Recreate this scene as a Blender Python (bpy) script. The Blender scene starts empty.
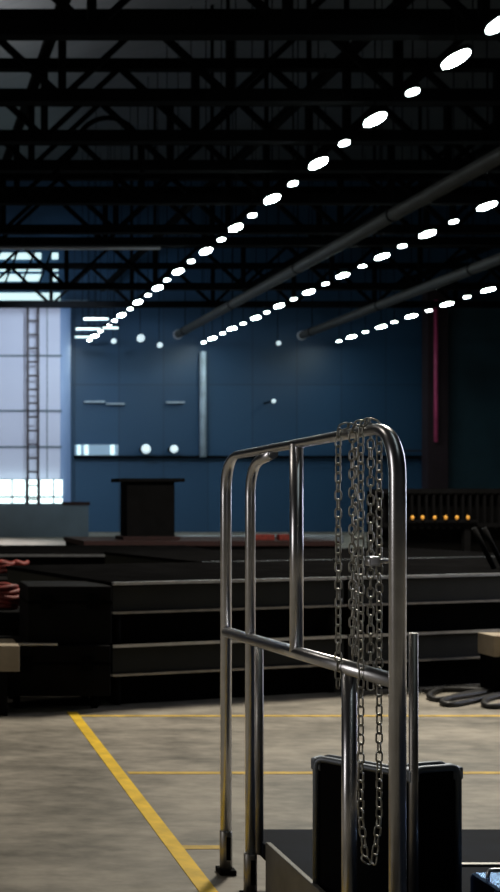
import bpy, bmesh, math, random
from mathutils import Vector, Matrix
random.seed(7)
C = bpy.context.scene.collection
F = 1100.0; CAMZ = 1.5
def PX(x, Y): return (x + 115.0) / F * Y
def PZ(y, Y): return CAMZ + (497.0 - y) / F * Y
def P(x, y, Y): return Vector((PX(x, Y), Y, PZ(y, Y)))

# ------------------------------------------------------------ materials
def mat(name, col, rough=0.6, metal=0.0, emit=None, es=0.0, noise=None, bump=0.0, spec=0.5):
    m = bpy.data.materials.new(name); m.use_nodes = True
    nt = m.node_tree; b = nt.nodes['Principled BSDF']
    b.inputs['Base Color'].default_value = (*col, 1); b.inputs['Roughness'].default_value = rough
    b.inputs['Metallic'].default_value = metal; b.inputs['Specular IOR Level'].default_value = spec
    if emit: 
        b.inputs['Emission Color'].default_value = (*emit, 1); b.inputs['Emission Strength'].default_value = es
    if noise:
        sc, amt = noise
        tc = nt.nodes.new('ShaderNodeTexCoord'); n = nt.nodes.new('ShaderNodeTexNoise')
        n.inputs['Scale'].default_value = sc; n.inputs['Detail'].default_value = 5
        nt.links.new(tc.outputs['Object'], n.inputs['Vector'])
        r = nt.nodes.new('ShaderNodeValToRGB')
        r.color_ramp.elements[0].position = .3; r.color_ramp.elements[1].position = .7
        r.color_ramp.elements[0].color = (*[c*(1-amt) for c in col], 1)
        r.color_ramp.elements[1].color = (*[min(1, c*(1+amt)) for c in col], 1)
        nt.links.new(n.outputs['Fac'], r.inputs['Fac']); nt.links.new(r.outputs['Color'], b.inputs['Base Color'])
        if bump:
            bp = nt.nodes.new('ShaderNodeBump'); bp.inputs['Strength'].default_value = bump
            bp.inputs['Distance'].default_value = .02
            nt.links.new(n.outputs['Fac'], bp.inputs['Height']); nt.links.new(bp.outputs['Normal'], b.inputs['Normal'])
    return m
M = {}
M['chrome'] = mat('polished_steel', (.72, .73, .77), .28, 1, noise=(14, .12))
M['chain'] = mat('chain_steel', (.42, .41, .37), .36, 1, noise=(60, .25))
M['dull'] = mat('dull_steel', (.33, .32, .31), .42, 1, noise=(10, .2))
M['alu'] = mat('aluminium_edge', (.55, .56, .58), .38, 1, noise=(12, .15))
M['black'] = mat('black_board', (.003, .003, .0034), .8, noise=(6, .3), spec=.08)
M['fascia'] = mat('deck_fascia', (.011, .0125, .010), .7, noise=(3, .3), spec=.25)
M['decktop'] = mat('deck_top', (.004, .004, .0042), 1.0, spec=.0, noise=(4, .25))
M['void'] = mat('matt_black', (.002, .002, .002), .95, spec=.04)
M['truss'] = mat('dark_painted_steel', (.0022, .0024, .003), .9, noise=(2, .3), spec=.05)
M['duct'] = mat('duct_metal', (.035, .032, .031), .6, .3, noise=(3, .2))
M['yellow'] = mat('yellow_floor_paint', (.78, .50, .015), .6, noise=(9, .2))
M['thin_yellow'] = mat('worn_yellow_paint', (.55, .36, .05), .6, noise=(9, .3))
M['ply'] = mat('plywood', (.30, .25, .18), .7, noise=(5, .2))
M['red'] = mat('red_rubber', (.16, .018, .012), .6, noise=(20, .5))
M['darkred'] = mat('dark_red_carpet', (.022, .006, .006), .9, noise=(6, .3))
M['blue_deck'] = mat('blue_deck', (.006, .010, .019), .8, spec=.12, noise=(7, .3))
M['trim_grey'] = mat('panel_trim', (.20, .22, .25), .5, 1, noise=(12, .15))
M['greyplate'] = mat('grey_plate', (.15, .145, .13), .5, .3, noise=(8, .2))
M['cable'] = mat('black_cable', (.010, .010, .010), .5)
M['pink'] = mat('magenta_pipe', (.62, .08, .22), .5, noise=(2, .2))  # magenta light on the pipe put into its colour
M['teal'] = mat('teal_panel', (.022, .06, .085), .6, noise=(1, .2))
M['brown'] = mat('brown_steel', (.028, .016, .022), .6, noise=(1, .2))
M['greybar'] = mat('grey_rail', (.42, .44, .50), .5, noise=(2, .2))
M['barrier'] = mat('slate_board', (.11, .15, .19), .6, noise=(1, .15))
M['whitepipe'] = mat('white_pipe', (.42, .52, .62), .4, noise=(2, .2))
M['lamp'] = mat('lamp_lens', (.9, .95, .95), .4, emit=(.85, 1, .98), es=60)
M['lampsmall'] = mat('small_lamp_lens', (.9, .95, .95), .4, emit=(.85, 1, .98), es=20)
M['backlit'] = mat('backlit_sheet', (.4, .42, .5), .7, emit=(.50, .58, .84), es=.26)  # light falling on the white panel put in as an even glow
M['backlit_edge'] = mat('backlit_side_sheet', (.2, .25, .35), .7, emit=(.10, .20, .42), es=.5)  # shading of the rounded side put in as a dimmer glow
M['glow'] = mat('light_trough', (.8, .9, .9), .6, emit=(.78, 1, .98), es=2.6)
M['winlit'] = mat('lit_window', (.8, .9, .9), .6, emit=(.62, .88, .90), es=1.1)
M['dimwin'] = mat('dim_lit_window', (.3, .4, .5), .6, emit=(.25, .42, .6), es=.35)
M['spot'] = mat('small_spot', (.8, .9, .9), .6, emit=(.7, .9, 1), es=.75)
M['amber'] = mat('amber_bulb', (.8, .4, .05), .4, emit=(1, .42, .08), es=.25)
M['warm'] = mat('warm_bulb', (.8, .6, .3), .4, emit=(1, .62, .28), es=5)
M['bluechrome'] = mat('blue_metal', (.25, .42, .75), .2, 1, noise=(10, .2))

# floor material: brown grey concrete, streaked
def floor_mat():
    m = bpy.data.materials.new('stained_concrete'); m.use_nodes = True; nt = m.node_tree; b = nt.nodes['Principled BSDF']
    tc = nt.nodes.new('ShaderNodeTexCoord')
    def noise(scale, sx, sy, det):
        mp = nt.nodes.new('ShaderNodeMapping'); mp.inputs['Scale'].default_value = (sx, sy, 1)
        n = nt.nodes.new('ShaderNodeTexNoise'); n.inputs['Scale'].default_value = scale; n.inputs['Detail'].default_value = det
        n.inputs['Roughness'].default_value = .6
        nt.links.new(tc.outputs['Object'], mp.inputs['Vector']); nt.links.new(mp.outputs['Vector'], n.inputs['Vector']); return n
    a = noise(1.9, .8, 1.4, 6); c = noise(11, .6, 1.2, 4)
    mx = nt.nodes.new('ShaderNodeMix'); mx.data_type = 'FLOAT'; mx.inputs['Factor'].default_value = .35
    nt.links.new(a.outputs['Fac'], mx.inputs['A']); nt.links.new(c.outputs['Fac'], mx.inputs['B'])
    r = nt.nodes.new('ShaderNodeValToRGB'); e = r.color_ramp.elements
    e[0].position = .36; e[0].color = (.105, .096, .076, 1); e[1].position = .62; e[1].color = (.34, .305, .25, 1)
    nt.links.new(mx.outputs['Result'], r.inputs['Fac']); nt.links.new(r.outputs['Color'], b.inputs['Base Color'])
    rr = nt.nodes.new('ShaderNodeMapRange'); rr.inputs['To Min'].default_value = .42; rr.inputs['To Max'].default_value = .7
    nt.links.new(a.outputs['Fac'], rr.inputs['Value']); nt.links.new(rr.outputs['Result'], b.inputs['Roughness'])
    return m
M['floor'] = floor_mat()
def wall_mat(name, col, seam, w, h):
    m = bpy.data.materials.new(name); m.use_nodes = True; nt = m.node_tree; b = nt.nodes['Principled BSDF']
    tc = nt.nodes.new('ShaderNodeTexCoord'); sep = nt.nodes.new('ShaderNodeSeparateXYZ'); cmb = nt.nodes.new('ShaderNodeCombineXYZ')
    nt.links.new(tc.outputs['Object'], sep.inputs[0]); add = nt.nodes.new('ShaderNodeMath'); add.operation = 'ADD'
    nt.links.new(sep.outputs['X'], add.inputs[0]); nt.links.new(sep.outputs['Y'], add.inputs[1])
    nt.links.new(add.outputs[0], cmb.inputs['X']); nt.links.new(sep.outputs['Z'], cmb.inputs['Y'])
    br = nt.nodes.new('ShaderNodeTexBrick'); br.offset = 0; br.inputs['Scale'].default_value = 1
    br.inputs['Brick Width'].default_value = w; br.inputs['Row Height'].default_value = h
    br.inputs['Mortar Size'].default_value = .035; br.inputs['Mortar Smooth'].default_value = .2
    br.inputs['Color1'].default_value = (*col, 1); br.inputs['Color2'].default_value = (*[c*.86 for c in col], 1)
    br.inputs['Mortar'].default_value = (*seam, 1)
    nt.links.new(cmb.outputs[0], br.inputs['Vector']); nt.links.new(br.outputs['Color'], b.inputs['Base Color'])
    b.inputs['Roughness'].default_value = .45
    return m
M['wall'] = wall_mat('blue_wall_panels', (.026, .082, .168), (.018, .055, .110), 1.9, 6.3)
M['ceil'] = wall_mat('roof_sheets', (.085, .09, .095), (.06, .065, .07), 1.2, 50)
M['dkwall'] = mat('dark_hall_wall', (.03, .035, .045), .7, noise=(.6, .2))

# ------------------------------------------------------------ geometry
class MB:
    def __init__(s): s.v = []; s.f = []; s.sm = []
    def box(s, c, d, rot=None):
        n = len(s.v); c = Vector(c)
        for sx in (-.5, .5):
            for sy in (-.5, .5):
                for sz in (-.5, .5):
                    q = Vector((sx*d[0], sy*d[1], sz*d[2]))
                    if rot: q = rot @ q
                    s.v.append(c + q)
        for f in ((0,1,3,2),(4,6,7,5),(0,4,5,1),(2,3,7,6),(0,2,6,4),(1,5,7,3)):
            s.f.append([n+i for i in f]); s.sm.append(False)
        return s
    def beam(s, a, b, w, h):
        a = Vector(a); b = Vector(b); d = b-a; L = d.length; z = d.normalized()
        up = Vector((0,1,0)) if abs(z.y) < .9 else Vector((0,0,1))
        x = up.cross(z).normalized(); y = z.cross(x)
        R = Matrix((x, y, z)).transposed()
        return s.box((a+b)/2, (w, h, L), R)
    def tube(s, pts, r, seg=12, closed=False, caps=True):
        pts = [Vector(p) for p in pts]; n0 = len(s.v); N = len(pts)
        T = []
        for i in range(N):
            if closed: t = pts[(i+1) % N] - pts[i-1]
            else: t = pts[min(i+1, N-1)] - pts[max(i-1, 0)]
            T.append(t.normalized())
        u = T[0].orthogonal().normalized(); 
        for i in range(N):
            u = (u - T[i]*u.dot(T[i])).normalized(); w = T[i].cross(u)
            rr = r[i] if isinstance(r, (list, tuple)) else r
            for k in range(seg):
                a = 2*math.pi*k/seg; s.v.append(pts[i] + (u*math.cos(a) + w*math.sin(a))*rr)
        for i in range(N if closed else N-1):
            j = (i+1) % N
            for k in range(seg):
                l = (k+1) % seg
                s.f.append([n0+i*seg+k, n0+i*seg+l, n0+j*seg+l, n0+j*seg+k]); s.sm.append(True)
        if caps and not closed:
            s.f.append([n0+k for k in range(seg)][::-1]); s.sm.append(False)
            s.f.append([n0+(N-1)*seg+k for k in range(seg)]); s.sm.append(False)
        return s
    def build(s, name, m, parent=None, bevel=0, origin=None):
        me = bpy.data.meshes.new(name)
        o0 = Vector(origin) if origin is not None else Vector((0,0,0))
        me.from_pydata([tuple(v-o0) for v in s.v], [], s.f); me.update()
        for p, q in zip(me.polygons, s.sm): p.use_smooth = q
        bm = bmesh.new(); bm.from_mesh(me); bmesh.ops.recalc_face_normals(bm, faces=bm.faces); bm.to_mesh(me); bm.free()
        me.materials.append(m)
        o = bpy.data.objects.new(name, me); C.objects.link(o); o.location = o0
        if parent:
            o.parent = parent
        if bevel:
            b = o.modifiers.new('bevel', 'BEVEL'); b.width = bevel; b.segments = 2; b.limit_method = 'ANGLE'
        return o
def fillet(pts, rad, n=8):
    pts = [Vector(p) for p in pts]; out = [pts[0]]
    for i in range(1, len(pts)-1):
        a, b, c = pts[i-1], pts[i], pts[i+1]
        d1 = (a-b).normalized(); d2 = (c-b).normalized(); r = min(rad, (a-b).length*.49, (c-b).length*.49)
        p0 = b+d1*r; p2 = b+d2*r
        for k in range(n+1):
            t = k/n; out.append(p0*(1-t)**2 + b*2*t*(1-t) + p2*t*t)
    out.append(pts[-1]); return out
def tag(o, label, cat, group=None, kind=None):
    o['label'] = label; o['category'] = cat
    if group: o['group'] = group
    if kind: o['kind'] = kind
    return o
def thing(name, label, cat, loc=(0,0,0), rz=0, group=None):
    o = bpy.data.objects.new(name, None); C.objects.link(o); o.location = loc; o.rotation_euler = (0,0,rz)
    o.empty_display_size = .1
    return tag(o, label, cat, group)
def struct(name, mb, m):
    o = mb.build(name, m); o['kind'] = 'structure'; return o
def copy_tree(o, parent=None):
    c = o.copy(); C.objects.link(c)
    if parent: c.parent = parent
    for ch in list(o.children): copy_tree(ch, c)
    return c
ORD = ['nearest','second','third','fourth','fifth','sixth','seventh','eighth','ninth','tenth','eleventh','twelfth','thirteenth','fourteenth',
       'fifteenth','sixteenth','seventeenth','eighteenth','nineteenth','twentieth','twenty-first','twenty-second','twenty-third','twenty-fourth','twenty-fifth','twenty-sixth','twenty-seventh','twenty-eighth']

# ------------------------------------------------------------ room shell
X0, X1, Y0, Y1, H = -14, 34, -8, 47, 15.0
struct('floor', MB().box(((X0+X1)/2, (Y0+Y1)/2, -.1), (X1-X0, Y1-Y0, .2)), M['floor'])
struct('ceiling', MB().box(((X0+X1)/2, (Y0+Y1)/2, H+.1), (X1-X0, Y1-Y0, .2)), M['ceil'])
struct('wall_back', MB().box(((X0+X1)/2, Y1+.15, H/2), (X1-X0, .3, H)), M['wall'])
struct('wall_left', MB().box((X0-.15, (Y0+Y1)/2, H/2), (.3, Y1-Y0, H)), M['dkwall'])
struct('wall_right', MB().box((X1+.15, (Y0+Y1)/2, H/2), (.3, Y1-Y0, H)), M['dkwall'])
struct('wall_front', MB().box(((X0+X1)/2, Y0-.15, H/2), (X1-X0, .3, H)), M['dkwall'])

# painted floor lines
A = P(70, 709, 7.78); A.z = .002
def fp(x, y): 
    Y = CAMZ*F/(y-497); return Vector((PX(x, Y), Y, 0))
def strip(name, a, b, w, m, z=.003):
    mb = MB(); mb.beam((a.x, a.y, z), (b.x, b.y, z), w, w) 
    d = (b-a).normalized(); n = Vector((-d.y, d.x, 0))*w/2
    mb = MB(); mb.v = [a-n, a+n, b+n, b-n]; mb.v = [Vector((v.x, v.y, zz)) for zz in (0, z) for v in mb.v]
    mb.f = [[0,1,2,3],[4,5,6,7],[0,1,5,4],[1,2,6,5],[2,3,7,6],[3,0,4,7]]; mb.sm = [False]*6
    return mb.build(name, m)
a = fp(72, 712); b = fp(207, 890); d = (b-a).normalized()
tag(strip('floor_line', a, b+d*1.2, .07, M['yellow'], .003), 'thick bright yellow line painted on the floor, running towards the camera', 'floor line')
for (y, x0, x1, w, lab) in ((716, 80, 700, .055, 'thin pale yellow floor line closest to the black stage decks'),
                       (773, 128, 900, .05, 'thin yellow floor line crossing behind the steel trolley, middle of three'),
                       (847.5, 181, 222, .05, 'short thin yellow floor line ending at the trolley leg')):
    tag(strip('floor_line', fp(x0, y), fp(x1, y), w, M['thin_yellow'], .002), lab, 'floor line', 'thin yellow cross lines')

# ------------------------------------------------------------ roof trusses
HB = 7.0 + CAMZ; HT = 8.4 + CAMZ
ty = [16.5, 19.25, 21.4, 23.3, 25.9, 28.8, 30.2, 36.6, 40.0]
nodes = [3.1 + 2.94*k for k in range(-2, 10)]
def make_truss():
    t = thing('roof_truss', '', 'roof truss', (0, 0, HB))
    x0, x1 = nodes[0], nodes[-1]
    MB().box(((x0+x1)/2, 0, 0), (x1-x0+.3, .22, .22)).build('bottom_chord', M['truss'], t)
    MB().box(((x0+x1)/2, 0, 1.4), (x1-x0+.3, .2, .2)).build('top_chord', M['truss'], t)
    vm = dm = em = None
    for k, x in enumerate(nodes):
        o = MB().box((0, 0, .7), (.13, .12, 1.2)).build('vertical', M['truss'], t) if vm is None else bpy.data.objects.new('vertical', vm)
        if vm is None: vm = o.data
        else: C.objects.link(o); o.parent = t
        o.location = (x, 0, 0)
        for s in (-1, 1):
            if (k == 0 and s < 0) or (k == len(nodes)-1 and s > 0): continue
            if s not in cache:
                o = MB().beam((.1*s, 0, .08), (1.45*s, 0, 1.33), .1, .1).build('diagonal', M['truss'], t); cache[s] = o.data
            else:
                o = bpy.data.objects.new('diagonal', cache[s]); C.objects.link(o); o.parent = t
            o.location = (x, 0, 0)
    for x in (nodes[1], nodes[4], nodes[7], nodes[10]):
        if 'h' not in cache:
            o = MB().box((0, 0, 1.4 + (H-HT)/2), (.08, .08, H-HT)).build('hanger', M['truss'], t); cache['h'] = o.data
        else:
            o = bpy.data.objects.new('hanger', cache['h']); C.objects.link(o); o.parent = t
        o.location = (x, 0, 0)
    return t
cache = {}
tr = make_truss()
for i, y in enumerate(ty):
    o = tr if i == 0 else copy_tree(tr)
    o.location.y = y
    tag(o, 'dark steel roof truss with diagonal webs, ' + ('nearest one, across the top of the view' if i == 0 else ORD[i] + ' counting from the nearest towards the blue wall'),
        'roof truss', 'dark trusses under the roof')
# long purlin-like beams along the hall on top of the trusses
for i, x in enumerate((3.1, 8.98, 14.86, 20.74)):
    tag(MB().box((x, 30.5, HT+.19), (.18, 30, .18)).build('roof_beam', M['truss']),
        'dark lengthwise roof beam lying on the trusses, ' + ['leftmost','second from the left','third from the left','rightmost'][i], 'roof beam', 'lengthwise beams on the trusses')
# lit truss chord at y=248 px, its light put into a pale colour
Yr = 30.75
tag(MB().box((PX(60, Yr), Yr, PZ(247, Yr)), (PX(160, Yr)-PX(-40, Yr), .1, .13)).build('ceiling_rail', M['greybar']),
    'pale grey horizontal rail under the trusses above the lit windows', 'rail')
# arched pipe
Ya = 23.2; c = P(108, 150, Ya); r = .68
pts = [c + Vector((math.cos(t)*r, 0, math.sin(t)*r*1.0)) for t in [math.pi*(1-k/20) for k in range(21)]]
pts = [pts[0]+Vector((-.55, 0, -.62))] + pts + [pts[-1]+Vector((0.05, 0, -.5))]
tag(MB().tube(pts, .055, 8).build('arched_pipe', M['truss']), 'dark arched pipe bowed between the roof trusses at upper left', 'pipe')

# ducts
for (x, y, Ye, lab) in ((178, 327, 42, 'long dark round duct between the first and second lamp rows'), (302, 328, 42, 'long dark round duct between the second and third lamp rows')):
    e = P(x, y, Ye); e.z -= .28; t = thing('ceiling_duct', lab, 'duct', (e.x, 11, e.z), 0, 'long round ducts under the roof')
    MB().tube([(0, 0, 0), (0, Ye-11, 0)], .15, 20).build('duct_pipe', M['duct'], t)
    MB().tube([(0, Ye-11-.05, 0), (0, Ye-11+.05, 0)], .18, 20).build('end_ring', M['greybar'], t)
    for k in range(6):
        yy = 2+k*5.6
        MB().tube([(0, yy, .14), (0, yy, H-e.z)], .015, 6).build('hanger', M['truss'], t)
        MB().tube([(0, yy-.03, 0), (0, yy+.03, 0)], .165, 16).build('clamp_ring', M['truss'], t)

# ------------------------------------------------------------ ceiling lamps
HL = 7.97
def make_lamp(big):
    t = thing('ceiling_lamp', '', 'lamp', (0, 0, HL))
    w, l = (.25, .66) if big else (.17, .28)
    def ell(z0, z1, w, l, n=20):
        mb = MB()
        for z in (z0, z1):
            for k in range(n):
                a = 2*math.pi*k/n; mb.v.append(Vector((w/2*math.cos(a), l/2*math.sin(a), z)))
        mb.f = [list(range(n)), list(range(n, 2*n))] + [[k, (k+1) % n, n+(k+1) % n, n+k] for k in range(n)]
        mb.sm = [False, False] + [True]*n; return mb
    ell(0, .03, w, l).build('lens', M['lamp' if big else 'lampsmall'], t)
    ell(.03, .10, w*1.12, l*1.06).build('housing', M['truss'], t)
    MB().tube([(0, 0, .1), (0, 0, H-HL)], .012, 6).build('suspension_rod', M['truss'], t)
    return t
protos = {}
def lamp(x, y, big, label, group):
    if big not in protos: protos[big] = o = make_lamp(big)
    else: o = copy_tree(protos[big])
    o.location = (x, y, HL); tag(o, label, 'lamp', group); return o
rows = [(8.45, 15.1, 'leftmost', 25, 0), (13.4, 24.6, 'middle', 18, 0), (18.9, 34.4, 'rightmost', 10, 0)]
for (x, y, nm, n, ph) in rows:
    for k in range(n):
        yy = y + 1.27*k
        if yy > 46.6: break
        big = (k % 2 == ph)
        if nm == 'leftmost': big = (k % 2 == 1) or k == 0
        lamp(x + random.uniform(-.03, .03), yy + random.uniform(-.08, .08), big,
             ('large' if big else 'small') + ' oval white lamp, ' + ('nearest' if k == 0 else ORD[k] + ' from the near end') + ' of the ' + nm + ' hanging lamp row', 'lamps of the ' + nm + ' row')
# extra fluorescent battens near far end of row one
for i, (x0, x1, y, Yb) in enumerate(((84, 108, 319, 38.5), (76, 100, 329, 40.5), (75, 90, 337, 43), (103, 118, 328, 41))):
    a = P(x0, y, Yb); b = P(x1, y, Yb); t = thing('batten_light', 'short horizontal white tube light by far end of leftmost lamp row, ' + ['topmost','middle','lowest','right-hand'][i] + ' one', 'light', (a+b)/2, 0, 'tube lights at the far end')
    L = (b-a).length
    MB().box((0, 0, 0), (L, .1, .07)).build('tube', M['winlit'], t)
    MB().box((0, 0, .07), (L+.06, .14, .06)).build('housing', M['truss'], t)
    MB().tube([(0, 0, .1), (0, 0, H-a.z)], .012, 6).build('suspension_rod', M['truss'], t)
for i, (x, y, Yb, s) in enumerate(((141, 338, 43, .30), (160, 345, 44, .22), (114, 341, 44, .2), (279, 343, 44.5, .18), (274, 401, 45.8, .16), (203, 323, 45, .12))):
    p = P(x, y, Yb); t = thing('spot_lamp', ['small white spot lamp left of the far end of the left duct','small white spot lamp just below the left duct end','faint spot lamp beside the far end of the leftmost row','small spot lamp near the wall between middle and right rows','tiny white light low on the blue wall right of centre','tiny light above the start of the middle lamp row'][i], 'lamp', p, 0, 'small lights near the blue wall')
    MB().tube([(0, -.03, 0), (0, .0, 0), (0, .08, 0)], [s*.42, s*.5, s*.5], 12).build('lens', M['spot'], t)
    MB().tube([(0, .07, 0), (0, .3, 0)], [s*.55, s*.3], 12).build('housing', M['truss'], t)
    if y < 400: MB().tube([(0, .15, .05), (0, .15, H-p.z)], .012, 6).build('suspension_rod', M['truss'], t)
    else: MB().box((0, (47-Yb+.25)/2, 0), (.06, 47-Yb-.25, .06)).build('wall_bracket', M['truss'], t)

# ------------------------------------------------------------ back wall fittings
Yw = 46.9
# tall white panel lit from below, its light painted as glow, with ladder
Yp = 43.0
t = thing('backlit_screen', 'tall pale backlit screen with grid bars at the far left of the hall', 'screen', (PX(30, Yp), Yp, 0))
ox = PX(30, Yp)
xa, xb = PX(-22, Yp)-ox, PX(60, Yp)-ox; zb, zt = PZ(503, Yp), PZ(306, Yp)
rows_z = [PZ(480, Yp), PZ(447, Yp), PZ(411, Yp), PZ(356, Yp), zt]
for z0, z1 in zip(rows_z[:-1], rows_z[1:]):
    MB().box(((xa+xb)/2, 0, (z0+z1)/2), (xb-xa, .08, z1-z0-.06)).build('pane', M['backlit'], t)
MB().box(((xa+xb)/2, .1, zb/2), (xb-xa, .1, zb)).build('plinth', M['barrier'], t)
# curved side return, its shade painted as a dimmer glow
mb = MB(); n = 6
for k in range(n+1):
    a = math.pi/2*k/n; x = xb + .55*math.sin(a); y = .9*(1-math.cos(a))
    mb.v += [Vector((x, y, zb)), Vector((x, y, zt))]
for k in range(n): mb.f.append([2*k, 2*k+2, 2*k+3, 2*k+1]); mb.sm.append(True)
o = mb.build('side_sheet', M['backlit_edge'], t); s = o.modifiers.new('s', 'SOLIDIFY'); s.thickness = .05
for z in rows_z: MB().box(((xa+xb)/2, -.03, z), (xb-xa+.1, .12, .07)).build('cross_bar', M['barrier'], t)
for k in range(2):
    x = xa + (xb-xa)*(.22+.62*k)
    MB().box((x, -.02, (zb+zt)/2), (.035, .1, zt-zb)).build('upright_bar', M['barrier'], t)
# light trough at its base
t2 = thing('light_trough', 'glowing white light trough along the foot of the backlit screen', 'light', (ox, Yp-.35, 0))
for (y0, y1) in ((480, 496), (498, 503)):
    MB().box(((xa+xb)/2, 0, (PZ(y0, Yp)+PZ(y1, Yp))/2), (xb-xa+.05, .12, PZ(y0, Yp)-PZ(y1, Yp))).build('light_strip', M['glow'], t2)
for k in range(6): MB().box((xa+(xb-xa)*(k+.4)/6, -.08, (PZ(480, Yp)+PZ(503, Yp))/2), (.07, .06, .95)).build('divider', M['greybar'], t2)
MB().box(((xa+xb)/2, .0, PZ(503, Yp)/2-.01), (xb-xa, .3, PZ(503, Yp)-.02)).build('plinth', M['barrier'], t2)
# ladder
lx = PX(31, Yp)
t = thing('ladder', 'dark vertical ladder standing in front of the pale backlit screen', 'ladder', (lx, Yp-.55, 0))
for s in (-1, 1): MB().box((s*.2, 0, zt/2), (.09, .05, zt)).build('ladder_rail', M['brown'], t)
for k in range(17): MB().box((0, 0, .35+k*.53), (.36, .04, .07)).build('rung', M['brown'], t)
# barrier in front
Yb = 41.0
t = thing('low_partition', 'low slate blue partition in front of the backlit screen', 'partition', (PX(30, Yb), Yb, 0))
w = PX(88, Yb)-PX(-40, Yb); h = PZ(505, Yb)
MB().box((PX(24, Yb)-PX(30, Yb), 0, h/2), (w, .25, h)).build('panel', M['barrier'], t)
MB().box((PX(76, Yb)-PX(30, Yb), 0, h+.06), (1.0, .3, .12)).build('cap', M['darkred'], t)
# clerestory windows
Yc = 46.85
k = 1
for (y0, y1) in ((253, 259), (264, 271), (274.5, 281)):
    for (x0, x1) in ((-20, 41), (52, 58)):
        o = MB().box(((PX(x0, Yc)+PX(x1, Yc))/2, Yc, (PZ(y0, Yc)+PZ(y1, Yc))/2), (PX(x1, Yc)-PX(x0, Yc), .1, PZ(y0, Yc)-PZ(y1, Yc))).build('window_%d' % k, M['winlit'])
        o['kind'] = 'structure'; k += 1
o = MB().box(((PX(-20, Yc)+PX(60, Yc))/2, Yc-.0, (PZ(293, Yc)+PZ(301, Yc))/2), (PX(60, Yc)-PX(-20, Yc), .1, PZ(293, Yc)-PZ(301, Yc))).build('window_%d' % k, M['winlit']); o['kind'] = 'structure'; k += 1
for j in range(9): 
    x = PX(-15+j*8.5, Yc)
o = MB().box(((PX(-20, Yc)+PX(88, Yc))/2, Yc-.1, PZ(302.3, Yc)), (PX(88, Yc)-PX(-20, Yc), .2, .1)).build('trim_1', M['whitepipe']); o['kind'] = 'structure'
# bracing rods in front of windows
Yv = 46.76
mbs = []
for j in range(4):
    x0 = PX(-12+j*17, Yv); 
    tag(MB().beam((x0, Yv, PZ(283, Yv)), (x0+.55, Yv, PZ(251, Yv)), .09, .09).build('brace_rod', M['truss']),
        'dark slanted brace in front of the high lit windows, ' + ['leftmost','second from the left','third from the left','rightmost'][j], 'brace', 'braces at the high windows')
# middle window band low on wall + ledges
o = MB().box(((PX(75, Yw)+PX(118, Yw))/2, Yw, PZ(450, Yw)), (PX(118, Yw)-PX(75, Yw), .12, .45)).build('window_%d' % k, M['dimwin']); o['kind'] = 'structure'; k += 1
for i, (x0, x1) in enumerate(((77, 80), (84, 88), (110, 114))):
    o = MB().box(((PX(x0, Yw)+PX(x1, Yw))/2, Yw-.08, PZ(450, Yw)), (PX(x1, Yw)-PX(x0, Yw), .06, .42)).build('window_%d' % k, M['winlit']); o['kind'] = 'structure'; k += 1
o = MB().box(((PX(74, Yw)+PX(500, Yw))/2, Yw-.08, PZ(457, Yw)), (PX(500, Yw)-PX(74, Yw), .22, .10)).build('trim_2', M['truss']); o['kind'] = 'structure'
o = MB().box(((PX(380, Yw)+PX(560, Yw))/2, Yw-.3, PZ(451, Yw)), (PX(560, Yw)-PX(380, Yw), .12, .07)).build('trim_3', M['brown']); o['kind'] = 'structure'
for i, (x, rr) in enumerate(((146, .2), (174, .17))):
    p = P(x, 449, 46.2); t = thing('wall_lamp', 'hazy white round wall lamp low on the blue wall, ' + ['left one','right one'][i] + ' of the pair', 'lamp', p, 0, 'pair of round wall lamps')
    mb = MB(); mb.tube([(0, -.12, 0), (0, -.08, 0), (0, 0, 0)], [rr*.5, rr*.9, rr], 16); mb.build('lens', M['spot'], t)
    MB().tube([(0, 0, 0), (0, .7, 0)], [rr*1.05, rr*.6], 16).build('housing', M['truss'], t)
for i, (x0, x1, y) in enumerate(((84, 104, 402), (106, 124, 404), (166, 184, 402.5))):  # pale bars painted in for reflected streaks on the wall
    t = MB().box(((PX(x0, Yw)+PX(x1, Yw))/2, Yw-.05, PZ(y, Yw)), (PX(x1, Yw)-PX(x0, Yw), .2, .07)).build('wall_rail', M['whitepipe'])
    tag(t, 'short pale horizontal rail on the blue wall, ' + ['left','centre','right, near the white pipe'][i], 'rail', 'pale rails on the blue wall')
pz0, pz1 = PZ(457, 46.7), PZ(352, 46.7)
tag(MB().tube([(PX(203, 46.7), 46.7, pz0), (PX(203, 46.7), 46.7, pz1)], .14, 12).build('wall_pipe', M['whitepipe']), 'pale vertical pipe on the blue wall left of centre', 'pipe')
Yk = 45.5
tag(MB().tube([P(436, 442, Yk), P(436, 300, Yk)], .08, 10).build('wall_pipe', M['pink']), 'magenta vertical pipe on the right of the hall', 'pipe')
tag(MB().box((PX(435, 46), 46, PZ(290, 46)/2), (.85, .5, PZ(290, 46))).build('column', M['brown']), 'dark brown steel column behind the magenta pipe', 'column')
tag(MB().box((PX(478, 46.5), 46.5, PZ(300, 46.5)/2), (PX(512, 46.5)-PX(446, 46.5), .3, PZ(300, 46.5))).build('wall_board', M['teal']), 'tall dark teal board at the right end of the blue wall', 'board')

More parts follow.
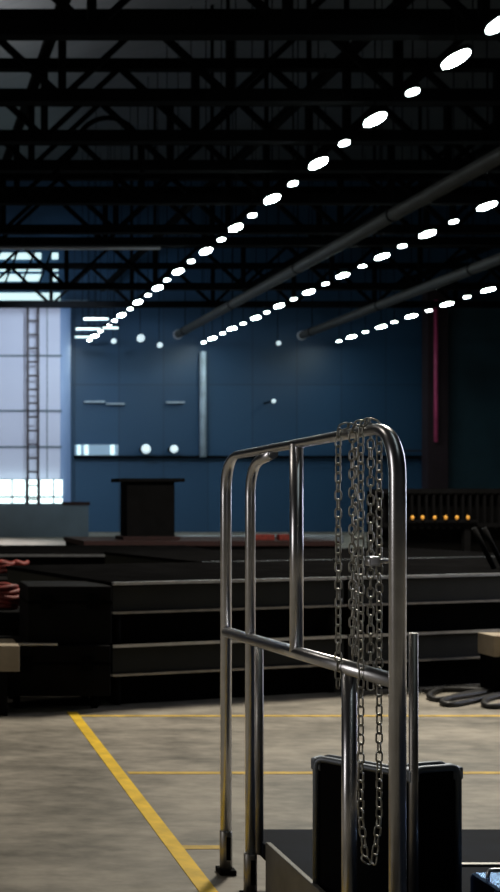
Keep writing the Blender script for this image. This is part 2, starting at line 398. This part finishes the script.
# ------------------------------------------------------------ stage decks
ang = math.atan2(.69, 2.38)
base = Vector((PX(112, 7.86), 7.86, 0))
ux = Vector((math.cos(ang), math.sin(ang), 0)); uy = Vector((-math.sin(ang), math.cos(ang), 0))
def make_deck():
    t = thing('stage_deck', '', 'stage deck', (0,0,0), ang)
    W = 1.98
    MB().box((W/2, W/2, .205+.225), (W, W, .03)).build('deck_top', M['decktop'], t, .004)
    MB().box((W/2, W/2, .32), (W-.02, W-.02, .19)).build('fascia', M['fascia'], t)
    MB().box((W/2, -.006, .434), (W, .02, .022)).build('metal_edge', M['alu'], t)
    for q in ((W/2, .0), (W/2, W)): MB().box((q[0], q[1], .225), (W, .03, .016)).build('metal_edge', M['dull'], t)
    for q in ((0, W/2), (W, W/2)): MB().box((q[0], q[1], .225), (.03, W, .016)).build('metal_edge', M['dull'], t)
    MB().box((W/2, W/2, .107), (W-.16, W-.16, .214)).build('undercarriage', M['void'], t)
    for sx in (.08, W-.08):
        for sy in (.08, W-.08): MB().tube([(sx, sy, 0), (sx, sy, .22)], .03, 8).build('leg', M['black'], t)
    return t
dk = None
for tier in range(2):
    for row in range(2):
        for col in range(3):
            if row == 1 and col == 0: continue
            o = make_deck() if dk is None else copy_tree(dk)
            if dk is None: dk = o
            p = base + ux*(col*2.0) + uy*(row*2.0 + .0) + Vector((0, 0, tier*.446))
            o.location = p
            tag(o, 'black stage deck, ' + ['lower','upper'][tier] + ' layer, ' + ['front','back'][row] + ' row, ' + ['left end','middle','right end'][col] + ' of the stack behind the trolley', 'stage deck', 'black stage decks behind the trolley')
# black cases at the left end
def case(name, x0, x1, z0, z1, Y, dep, lab, edge_top=True, m='black', wheels=False):
    cx = (PX(x0, Y)+PX(x1, Y))/2; w = PX(x1, Y)-PX(x0, Y)
    t = thing(name, lab, 'case', (cx, Y+dep/2, z0), 0, 'black cases at the left end of the stage')
    h = z1-z0
    zz = .1 if wheels else 0
    MB().box((0, 0, (h+zz)/2), (w, dep, h-zz)).build('body', M[m], t, .01)
    MB().box((0, 0, h*.72), (w+.008, dep+.008, .02)).build('lid_seam', M['void'], t)
    for sx in (-1, 1): MB().box((sx*w*.28, -dep/2-.012, h*.72), (.07, .02, .09)).build('latch', M['void'], t)
    if wheels:
        for sx in (-1, 1):
            for sy in (-1, 1): MB().tube([(sx*(w/2-.1)-.02, sy*(dep/2-.1), .05), (sx*(w/2-.1)+.02, sy*(dep/2-.1), .05)], .05, 12).build('caster', M['void'], t)
    return t
zt1 = PZ(645, 7.75)
case('road_case', 4, 111, 0, zt1, 7.72, .55, 'large low black road case on the floor at the left end of the stage', wheels=True)
case('road_case', 28, 112, zt1, PZ(586, 7.8), 7.78, .5, 'black road case stacked on the low case beside the stage decks')
e = thing('metal_strip', 'thin silver strip lying along the top front of the low black case', 'strip', (PX(38, 7.70), 7.70, zt1+.008), 0)
MB().box((0, .04, 0), (.28, .05, .014)).build('bar', M['alu'], e)
# plywood box
t = thing('plywood_box', 'beige plywood box at the left edge in front of the black case', 'box', (PX(-14, 7.5), 7.5, 0))
MB().box((0, .2, (PZ(672, 7.5)+PZ(646, 7.5))/2), (PX(20, 7.5)-PX(-48, 7.5), .38, PZ(646, 7.5)-PZ(672, 7.5))).build('box_body', M['ply'], t, .006)
MB().box((0, .2, PZ(672, 7.5)/2), (.3, .34, PZ(672, 7.5))).build('stand', M['black'], t)
# rear left deck w/ red bundles
Yd = 10.5
def slab(name, x0, x1, yt, Y, dep, m, lab, cat, skirt='void', edge=None):
    z = PZ(yt, Y); w = PX(x1, Y)-PX(x0, Y)
    t = thing(name, lab, cat, ((PX(x0, Y)+PX(x1, Y))/2, Y+dep/2, 0))
    MB().box((0, 0, z-.04), (w, dep, .08)).build('platform_top', M[m], t, .005)
    MB().box((0, 0, (z-.08)/2), (w-.06, dep-.06, z-.08)).build('skirt', M[skirt], t)
    if edge: MB().box((0, -dep/2-.01, z-.03), (w, .02, .03)).build('metal_edge', M[edge], t)
    return t
slab('platform', -60, 128, 575, Yd, 1.4, 'decktop', 'dark platform at the left edge carrying a small warm lamp', 'platform', edge='dull')
slab('platform', -60, 232, 553, 13.5, 2.2, 'decktop', 'dark platform further back at the left, below the pale floor', 'platform', edge='alu')
z = PZ(575, Yd)
t = thing('warm_lamp', 'small warm glowing lamp on the dark left platform', 'lamp', (PX(38, 10.55), 10.55, z))
MB().tube([(0, 0, 0), (0, 0, .015)], .035, 12).build('lamp_base', M['black'], t)
MB().tube([(0, 0, .015), (0, 0, .03), (0, 0, .05), (0, 0, .06)], [.012, .028, .026, .01], 12).build('bulb', M['warm'], t)
def coil(x, z, Y, r, n, lab, m='red', thick=.022, name='cable_coil', cat='cable'):
    mb = MB()
    for k in range(n):
        rr = r*random.uniform(.75, 1.05); cx = random.uniform(-.03, .03); pts = []
        for a in range(24):
            an = 2*math.pi*a/24; pts.append((cx+rr*math.cos(an), rr*math.sin(an)*.9, thick + k*thick*1.7 + .008*math.sin(3*an+k)))
        mb.tube(pts, thick, 8, closed=True)
    o = mb.build(name, M[m]); o.location = (x, Y, z); return tag(o, lab, cat, 'red cable coils at the left')
t = case('road_case', -60, 27, 0, PZ(611, 8.5), 8.45, .5, 'dark case at the left edge carrying the red cable coil')
coil(PX(4, 8.7), PZ(611, 8.5), 8.7, .13, 5, 'bright red cable coil on the dark case at the left edge')
coil(PX(6, 10.8), z, 10.8, .11, 3, 'dim red cable coil on the left platform, nearer the frame edge')
coil(PX(22, 10.8), z, 10.8, .09, 3, 'dim red cable coil on the left platform, beside the warm lamp')

# dais and podium
Yq = 18.0; zq = PZ(543, Yq)
slab('dais', 84, 340, 541, Yq-.4, 2.0, 'darkred', 'long low dark red dais carrying the black lectern', 'dais', skirt='void')
zq = PZ(541, Yq-.4)
t = thing('lectern', 'black box lectern with a wide flat top in front of the blue wall', 'lectern', (PX(150, Yq), Yq+.2, zq))
w = PX(174, Yq)-PX(126, Yq); h = PZ(482, Yq)-zq
MB().box((0, 0, h/2), (w, .5, h)).build('body', M['black'], t, .01)
MB().box((0, -.02, h+.03), (PX(183, Yq)-PX(117, Yq), .62, .06)).build('top_board', M['black'], t, .01)
MB().box((0, 0, .03), (w+.14, .62, .06)).build('foot', M['darkred'], t, .008)
# pale low risers far behind
Yf = 34
for (x0, x1, lab) in ((180, 338, 'long pale low riser on the far floor, right of the lectern'),):
    t = thing('low_riser', lab, 'riser', ((PX(x0, Yf)+PX(x1, Yf))/2, Yf, 0))
    MB().box((0, 0, .2), (PX(x1, Yf)-PX(x0, Yf), .8, .2)).build('riser_top', M['greybar'], t)
    MB().box((0, 0, .05), (PX(x1, Yf)-PX(x0, Yf)-.1, .7, .1)).build('riser_base', M['black'], t)
for i, x in enumerate((258, 268, 283)):
    o = MB().box((0, 0, .05), (.17, .15, .10)).build('red_box', M['red'], None, .01); o.location = (PX(x, 17.9), 17.9, zq)
    tag(o, 'tiny dark red box on the dais seen through the trolley frame, ' + ['left','middle','right'][i], 'box', 'red boxes on the dais')

# right-hand dark barrier with amber lights
Yg = 14.4
ztop = PZ(491, Yg)
t = thing('crowd_barrier', 'tall dark barred barrier behind the stage decks on the right', 'barrier', (PX(395, Yg), Yg, 0))
W = PX(560, Yg)-PX(372, Yg); xo = PX(372, Yg)-PX(395, Yg)
MB().box((xo+W/2, .12, (ztop-.0)/2), (W, .06, ztop)).build('backing_board', M['void'], t)
MB().box((xo+W/2, 0, ztop), (W, .07, .06)).build('top_rail', M['black'], t)
MB().box((xo+W/2, 0, PZ(525, Yg)), (W, .07, .05)).build('lower_rail', M['black'], t)
for k in range(26):
    MB().box((xo+.04+k*(W-.08)/25, 0, (ztop+PZ(525, Yg))/2), (.03, .04, ztop-PZ(525, Yg))).build('bar', M['black'], t)
for sx in (.05, W*.5, W-.05): MB().box((xo+sx, 0, PZ(525, Yg)/2), (.08, .08, PZ(525, Yg))).build('post', M['black'], t)
t = thing('amber_light_bar', 'row of small amber bulbs on the dark barrier at the right', 'light', (PX(440, Yg-.1), Yg-.12, PZ(518, Yg)))
MB().box((0, 0.04, -.035), (1.0, .06, .03)).build('housing', M['black'], t)
for x in (412, 422, 434, 445, 456, 467):
    mb = MB(); mb.tube([(0, 0, -.02), (0, 0, 0), (0, 0, .02), (0, 0, .035)], [.010, .021, .021, .010], 10)
    o = mb.build('bulb', M['amber'], t); o.location = (PX(x, Yg)-PX(440, Yg), 0, 0)
for i, (xa_, xb_) in enumerate(((474, 494), (484, 504))):
    tag(MB().tube([P(xa_, 528, 9.3), P(xb_, 568.5, 9.3)], .022, 8).build('stand_leg', M['black']), 'dark slanting stand leg in front of the barrier at the right edge, ' + ['left','right'][i] + ' of two', 'stand leg', 'slanting legs at the right edge')
# plywood block on the right
Yb2 = 8.0
t = thing('plywood_crate', 'beige plywood crate at the right edge in front of the stage', 'crate', (PX(516, 8.3), 8.42, 0))
wq = PX(524, 8.3)-PX(480, 8.3)
MB().box((0, .0, (PZ(636, 8.3)+PZ(657, 8.3))/2), (wq, .22, PZ(636, 8.3)-PZ(657, 8.3))).build('crate_body', M['ply'], t, .004)
MB().box((0, .03, PZ(657, 8.3)/2), (wq-.06, .2, PZ(657, 8.3))).build('dark_base', M['void'], t)
# floor cables right
def floor_cable(pts, lab):
    q = []
    P3 = [Vector(fp(x, y)) + Vector((0, 0, .02)) for x, y in pts]
    for i in range(len(P3)-1):
        p0 = P3[max(i-1, 0)]; p1 = P3[i]; p2 = P3[i+1]; p3 = P3[min(i+2, len(P3)-1)]
        for k in range(8):
            u = k/8; q.append(.5*((2*p1)+(p2-p0)*u+(2*p0-5*p1+4*p2-p3)*u*u+(3*p1-p0-3*p2+p3)*u**3))
    q.append(P3[-1])
    tag(MB().tube(q, .02, 8).build('floor_cable', M['cable']), lab, 'cable', 'black cables on the floor at the right')
floor_cable([(540, 690), (500, 690), (462, 690), (438, 693), (429, 699), (440, 702), (466, 698), (500, 693), (540, 692)], 'thick black cable looped nearest the trolley on the floor at right')
floor_cable([(540, 694), (505, 696), (474, 703), (452, 707), (442, 705), (452, 700), (480, 694), (520, 691)], 'black cable bulging closest to the yellow line at right')
floor_cable([(540, 703), (512, 707), (494, 709), (484, 707), (492, 700), (540, 693)], 'short black cable loop at the right frame edge')
floor_cable([(425, 694), (440, 692), (470, 692), (510, 694), (540, 693)], 'black cable lying along the foot of the stage decks at right')

# ------------------------------------------------------------ trolley
XF = 1.36
def yd(px): return XF*F/(px+115)
def FP(px, py): Y = yd(px); return Vector((XF, Y, PZ(py, Y)))
R = .0218
root = thing('platform_trolley', 'steel trolley with tall tubular side frame and dark blue deck in the foreground', 'trolley', (1.8, 3.2, 0))
RL = Vector((1.8, 3.2, 0))
def part(name, mb, m, parent=root, bevel=0):
    for i, v in enumerate(mb.v): mb.v[i] = Vector(v) - RL
    return mb.build(name, M[m] if isinstance(m, str) else m, parent, bevel)
yA, yB, yC, yD, yE = yd(226), yd(249), yd(296.5), yd(346), yd(397.5)
zA, zE = PZ(457, yA), PZ(425, yE)
def ztop_at(y): return zA + (zE-zA)*(yA-y)/(yA-yE)
def zlow_at(y): 
    a, b = PZ(632, yA), PZ(682, yE); return a + (b-a)*(yA-y)/(yA-yE)
hoop = fillet([(XF, yA, .07), (XF, yA, zA), (XF, yE, zE), (XF, yE, .15)], .15, 14)
hr = [R]*len(hoop)
for i, v in enumerate(hoop):
    k = min(1, max(0, (min(yA-v.y, v.y-yE))/.13)); k = k*k*(3-2*k); hr[i] = R + (.0155-R)*k
# extra stations so that the long straight runs keep their gauge
part('hoop_tube', MB().tube(hoop, hr, 20), 'chrome')
part('lower_rail', MB().tube([(XF, yA, zlow_at(yA)), (XF, yE, zlow_at(yE))], R*.98, 20), 'chrome')
part('upright', MB().tube([(XF, yC, zlow_at(yC)), (XF, yC, ztop_at(yC))], R, 20), 'chrome')
part('hooked_upright', MB().tube(fillet([(XF+.005, yB, .10), (XF+.005, yB, ztop_at(yB)-.045), (XF+.005, yB-.24, ztop_at(yB)-.012)], .12, 12), R*.85, 20), 'chrome')
XS = XF+.055
yb2 = XS*F/(259+115)
part('short_post', MB().tube([(XS, yb2, .15), (XS, yb2, zlow_at(yb2))], R*.75, 16), 'dull')
part('short_post', MB().tube([(XF+.01, yd(346), .15), (XF+.01, yd(346), zlow_at(yd(346)))], R, 20), 'chrome')
# rear post F
YF = 3.35; xf = PX(413.5, YF)
part('corner_post', MB().tube([(xf, YF, .15), (xf, YF, PZ(633, YF))], .0135, 16), 'dull')
# sockets with slots
for (y, xx, z0, z1) in ((yA, XF, .02, .17), (yB, XF+.005, .02, .17)):
    part('socket', MB().tube([(xx, y, z0), (xx, y, z1-.004), (xx, y, z1)], [R*1.12, R*1.12, R*1.02], 20), 'dull')
    part('slot', MB().box((xx+.002, y-.027, (z0+z1)/2+.01), (.016, .006, .09)), 'void')
    part('foot_plate', MB().box((xx, y, .01), (.066, .066, .02)), 'black', bevel=.003)
# deck
zd = .20; Yfar = (CAMZ-zd)*F/(829-497); xl = XF+.06
XR = 3.3; Yn = 2.0
part('deck_board', MB().box(((xl+XR)/2, (Yfar+Yn)/2, zd-.03), (XR-xl, Yfar-Yn, .06)), 'blue_deck', bevel=.004)
part('side_plate', MB().box((xl-.01, (4.05+Yn)/2, .135), (.02, 4.05-Yn, .19)), 'greyplate', bevel=.003)
part('deck_strip', MB().box(((1.9+XR)/2, PX(0, 1)*0+3.88, zd+.004), (XR-1.9, .02, .008)), 'dull')
for (x, y) in ((xl+.2, Yfar-.25), (XR-.2, Yfar-.25), (xl+.2, Yn+.25), (XR-.2, Yn+.25)):
    c = part('caster', MB().box((x, y, .12), (.1, .1, .05)), 'dull')
    part('wheel', MB().tube([(x-.025, y, .05), (x+.025, y, .05)], .05, 20), 'void', c)

# cross tubes tying posts

# chains
def chain(path, lab, pitch=.026, w=.0085, wire=.0027, phase=0):
    # resample path
    path = [Vector(p) for p in path]; seg = []; tot = 0
    for a, b in zip(path[:-1], path[1:]): seg.append((tot, (b-a).length, a, b)); tot += (b-a).length
    def at(s):
        for (t0, L, a, b) in seg:
            if s <= t0+L+1e-6: return a.lerp(b, max(0, (s-t0)/L)), (b-a).normalized()
        return path[-1], (path[-1]-path[-2]).normalized()
    mb = MB(); n = int(tot/pitch); pitch = tot/n
    for k in range(n):
        p, d = at((k+.5)*pitch)
        # base normal
        nx = Vector((1, .35, 0)); nx = (nx - d*nx.dot(d)).normalized(); ny = d.cross(nx)
        an = math.pi/2*(k % 2) + phase + .25*math.sin(k*.7); u = nx*math.cos(an) + ny*math.sin(an)
        hl = pitch*.5+wire*.8; st = hl-w
        pts = []
        for (cen, a0) in ((st, -90), (-st, 90)):
            for q in range(7):
                a = math.radians(a0 + q*30); pts.append(p + d*(cen + w*math.cos(a)*1.0) + u*(w*math.sin(a)))
        mb.tube(pts, wire, 6, closed=True)
    o = mb.build('chain', M['chain']); return tag(o, lab, 'chain', 'steel chains draped over the top rail')
def drape(pxc, yl, yr, lab, off=R+.004, join=False, phase=0, sp=1.0):
    Y = yd(pxc); zc = ztop_at(Y); pts = []
    if join:
        zb_ = PZ(yl, Y)
        up = [Vector((XF-off, Y, zc-.01)), Vector((XF-off, Y, zb_+.12)), Vector((XF-.012, Y, zb_))]
        dn = [Vector((XF+.012, Y, zb_)), Vector((XF+off, Y, zb_+.12)), Vector((XF+off, Y, zc-.01))]
        pts = list(reversed(up))
        L = [Vector((XF, Y, zb_-.008))] + pts
    else:
        L = [Vector((XF-off, Y, PZ(yl, Y))), Vector((XF-off, Y, zc-.01))]
    for k in range(1, 9):
        a = math.pi*(1-k/9); L.append(Vector((XF+off*math.cos(a), Y, zc+off*math.sin(a))))
    if join: L += list(reversed(dn)) + [Vector((XF+.004, Y, zb_-.008))]
    else: L += [Vector((XF+off, Y, zc-.01)), Vector((XF+off, Y, PZ(yr, Y)))]
    return chain(L, lab, phase=phase)
drape(347, 688, 700, 'leftmost steel chain draped over the trolley top rail, hanging alone on its left side', phase=.3)
drape(361.5, 655, 690, 'middle steel chain over the trolley top rail, between the other two', phase=.9)
drape(370, 860, 860, 'longest looped steel chain over the trolley top rail, reaching down to the black panel', join=True, phase=.1)
# small bright shackle
t = thing('shackle', 'small bright clamp on the chains beside the near post', 'clamp', P(377, 561, 3.03))
mb = MB().box((-.012, 0, 0), (.03, .03, .026)); mb.build('clamp_body', M['chrome'], t, .003)
MB().tube([(-.03, 0, 0), (.035, 0, 0)], .006, 8).build('pin', M['chrome'], t)

# framed panels on the deck
def framed_panel(x0, x1, yt0, yt1, Ya_, Yb_, lab, th=.07):
    a = Vector((PX(x0, Ya_), Ya_, 0)); b = Vector((PX(x1, Yb_), Yb_, 0)); d = b-a; L = d.length; an = math.atan2(d.y, d.x)
    t = thing('flight_case_panel', lab, 'panel', (a.x, a.y, zd), an, 'black panels with metal edging on the trolley')
    h = PZ(yt0, Ya_) - zd
    MB().box((L/2, th/2, h/2), (L-.02, th, h-.02)).build('board', M['black'], t)
    for z in (h,):
        MB().tube(fillet([(0.0, 0, 0), (0.0, 0, h), (L, 0, h), (L, 0, 0)], .03, 5), .011, 10).build('edging', M['trim_grey'], t)
        MB().tube(fillet([(0.0, th, 0), (0.0, th, h), (L, th, h), (L, th, 0)], .03, 5), .009, 10).build('edging', M['trim_grey'], t)
    for x in (.0, L): MB().box((x, th/2, h-.02), (.035, th+.01, .04)).build('corner_guard', M['trim_grey'], t, .006)
    return t
framed_panel(316, 398, 758, 0, 3.62, 3.42, 'wide black panel with silver edging standing on the trolley deck behind the chains', .05)
framed_panel(414, 458, 770, 0, 3.35, 3.39, 'narrow black panel with silver edging standing right of the trolley post', .05)
# blue shiny item lower right
Yz = 3.3
t = thing('toolbox', 'shiny blue metal box on the trolley deck at the lower right corner', 'box', (PX(503, Yz), Yz, zd))
h = PZ(880, Yz)-zd
MB().box((0, 0, h/2), (PX(524, Yz)-PX(482, Yz), .16, h)).build('box_body', M['bluechrome'], t, .015)
MB().tube(fillet([(-.045, 0, h), (-.045, 0, h+.03), (.045, 0, h+.03), (.045, 0, h)], .015, 4), .006, 8).build('handle', M['chrome'], t)

# ------------------------------------------------------------ lights (one unseen hall lamp, the rest added for their brightness)
def area(name, loc, rot, size, power, col, sy=None):
    l = bpy.data.lights.new(name, 'AREA'); l.energy = power; l.color = col; l.size = size
    if sy: l.shape = 'RECTANGLE'; l.size_y = sy
    o = bpy.data.objects.new(name, l); C.objects.link(o); o.location = loc; o.rotation_euler = rot; return o
area('hall_lamp_over_stage', (5.4, 10.2, 7.3), (0, 0, 0), 1.2, 900, (1, .92, .78), 1.2)  # unseen light added to brighten the floor before the decks
area('hall_lamp_near_left', (-3, 10, 8.5), (0, 0, 0), 1.2, 70, (1, .90, .76), 3)
# added tall lights out of view, drawing stripes on the chrome posts
area('doorway_light', (-9, 3.6, 3.2), (math.radians(90), 0, math.radians(-90)), .8, 130, (1, .94, .88), 5)
area('side_strip_light', (11, 9, 3.5), (math.radians(90), 0, math.radians(118)), .8, 170, (.80, .84, 1), 5)
area('lamp_row_behind', (2.6, .8, 6.5), (0, 0, 0), .25, 12, (.85, 1, .97), 6)  # strip light added out of view for highlights on the top rail
area('roof_uplight', (1.0, 30, 12.0), (math.pi, 0, 0), 2.5, 420, (1, .97, .95))  # unseen light added to brighten the roof sheets at upper left
def spot(name, loc, tgt, power, col, ang, blend=.8, rad=.3):
    l = bpy.data.lights.new(name, 'SPOT'); l.energy = power; l.color = col; l.spot_size = math.radians(ang); l.spot_blend = blend; l.shadow_soft_size = rad
    o = bpy.data.objects.new(name, l); C.objects.link(o); o.location = loc
    o.rotation_euler = (Vector(tgt)-Vector(loc)).to_track_quat('-Z', 'Y').to_euler(); return o
spot('wall_wash', (6, 37, 8.0), (7.5, 47, 5.2), 1150, (.7, .85, 1), 110)  # added spot without fixture, brightens the blue wall
spot('wall_wash_right', (15, 36, 8.0), (15.5, 47, 3.5), 120, (.6, .8, 1), 100)  # second added spot, for the right part of the wall
spot('floor_spot', (2.5, 34, 8.0), (2.2, 36, 0), 5500, (1, .95, .98), 60)  # added spot without fixture, makes the far floor pale

w = bpy.data.worlds.new('World'); bpy.context.scene.world = w; w.use_nodes = True
w.node_tree.nodes['Background'].inputs[0].default_value = (.02, .03, .05, 1); w.node_tree.nodes['Background'].inputs[1].default_value = .1

# ------------------------------------------------------------ camera
cam = bpy.data.cameras.new('camera'); co = bpy.data.objects.new('camera', cam); C.objects.link(co)
co.location = (0, 0, CAMZ); co.rotation_euler = (math.radians(90), 0, 0)
cam.sensor_fit = 'AUTO'; cam.sensor_width = 36; cam.lens = F/892*36
cam.shift_x = (250+115)/892; cam.shift_y = (497-446)/892
cam.clip_end = 200; cam.dof.use_dof = True; cam.dof.focus_distance = 3.3; cam.dof.aperture_fstop = 5.0
sc = bpy.context.scene; sc.camera = co
sc.view_settings.view_transform = 'Standard'; sc.view_settings.look = 'None'; sc.view_settings.gamma = 1
sc.view_settings.use_curve_mapping = False; sc.view_settings.exposure = 0
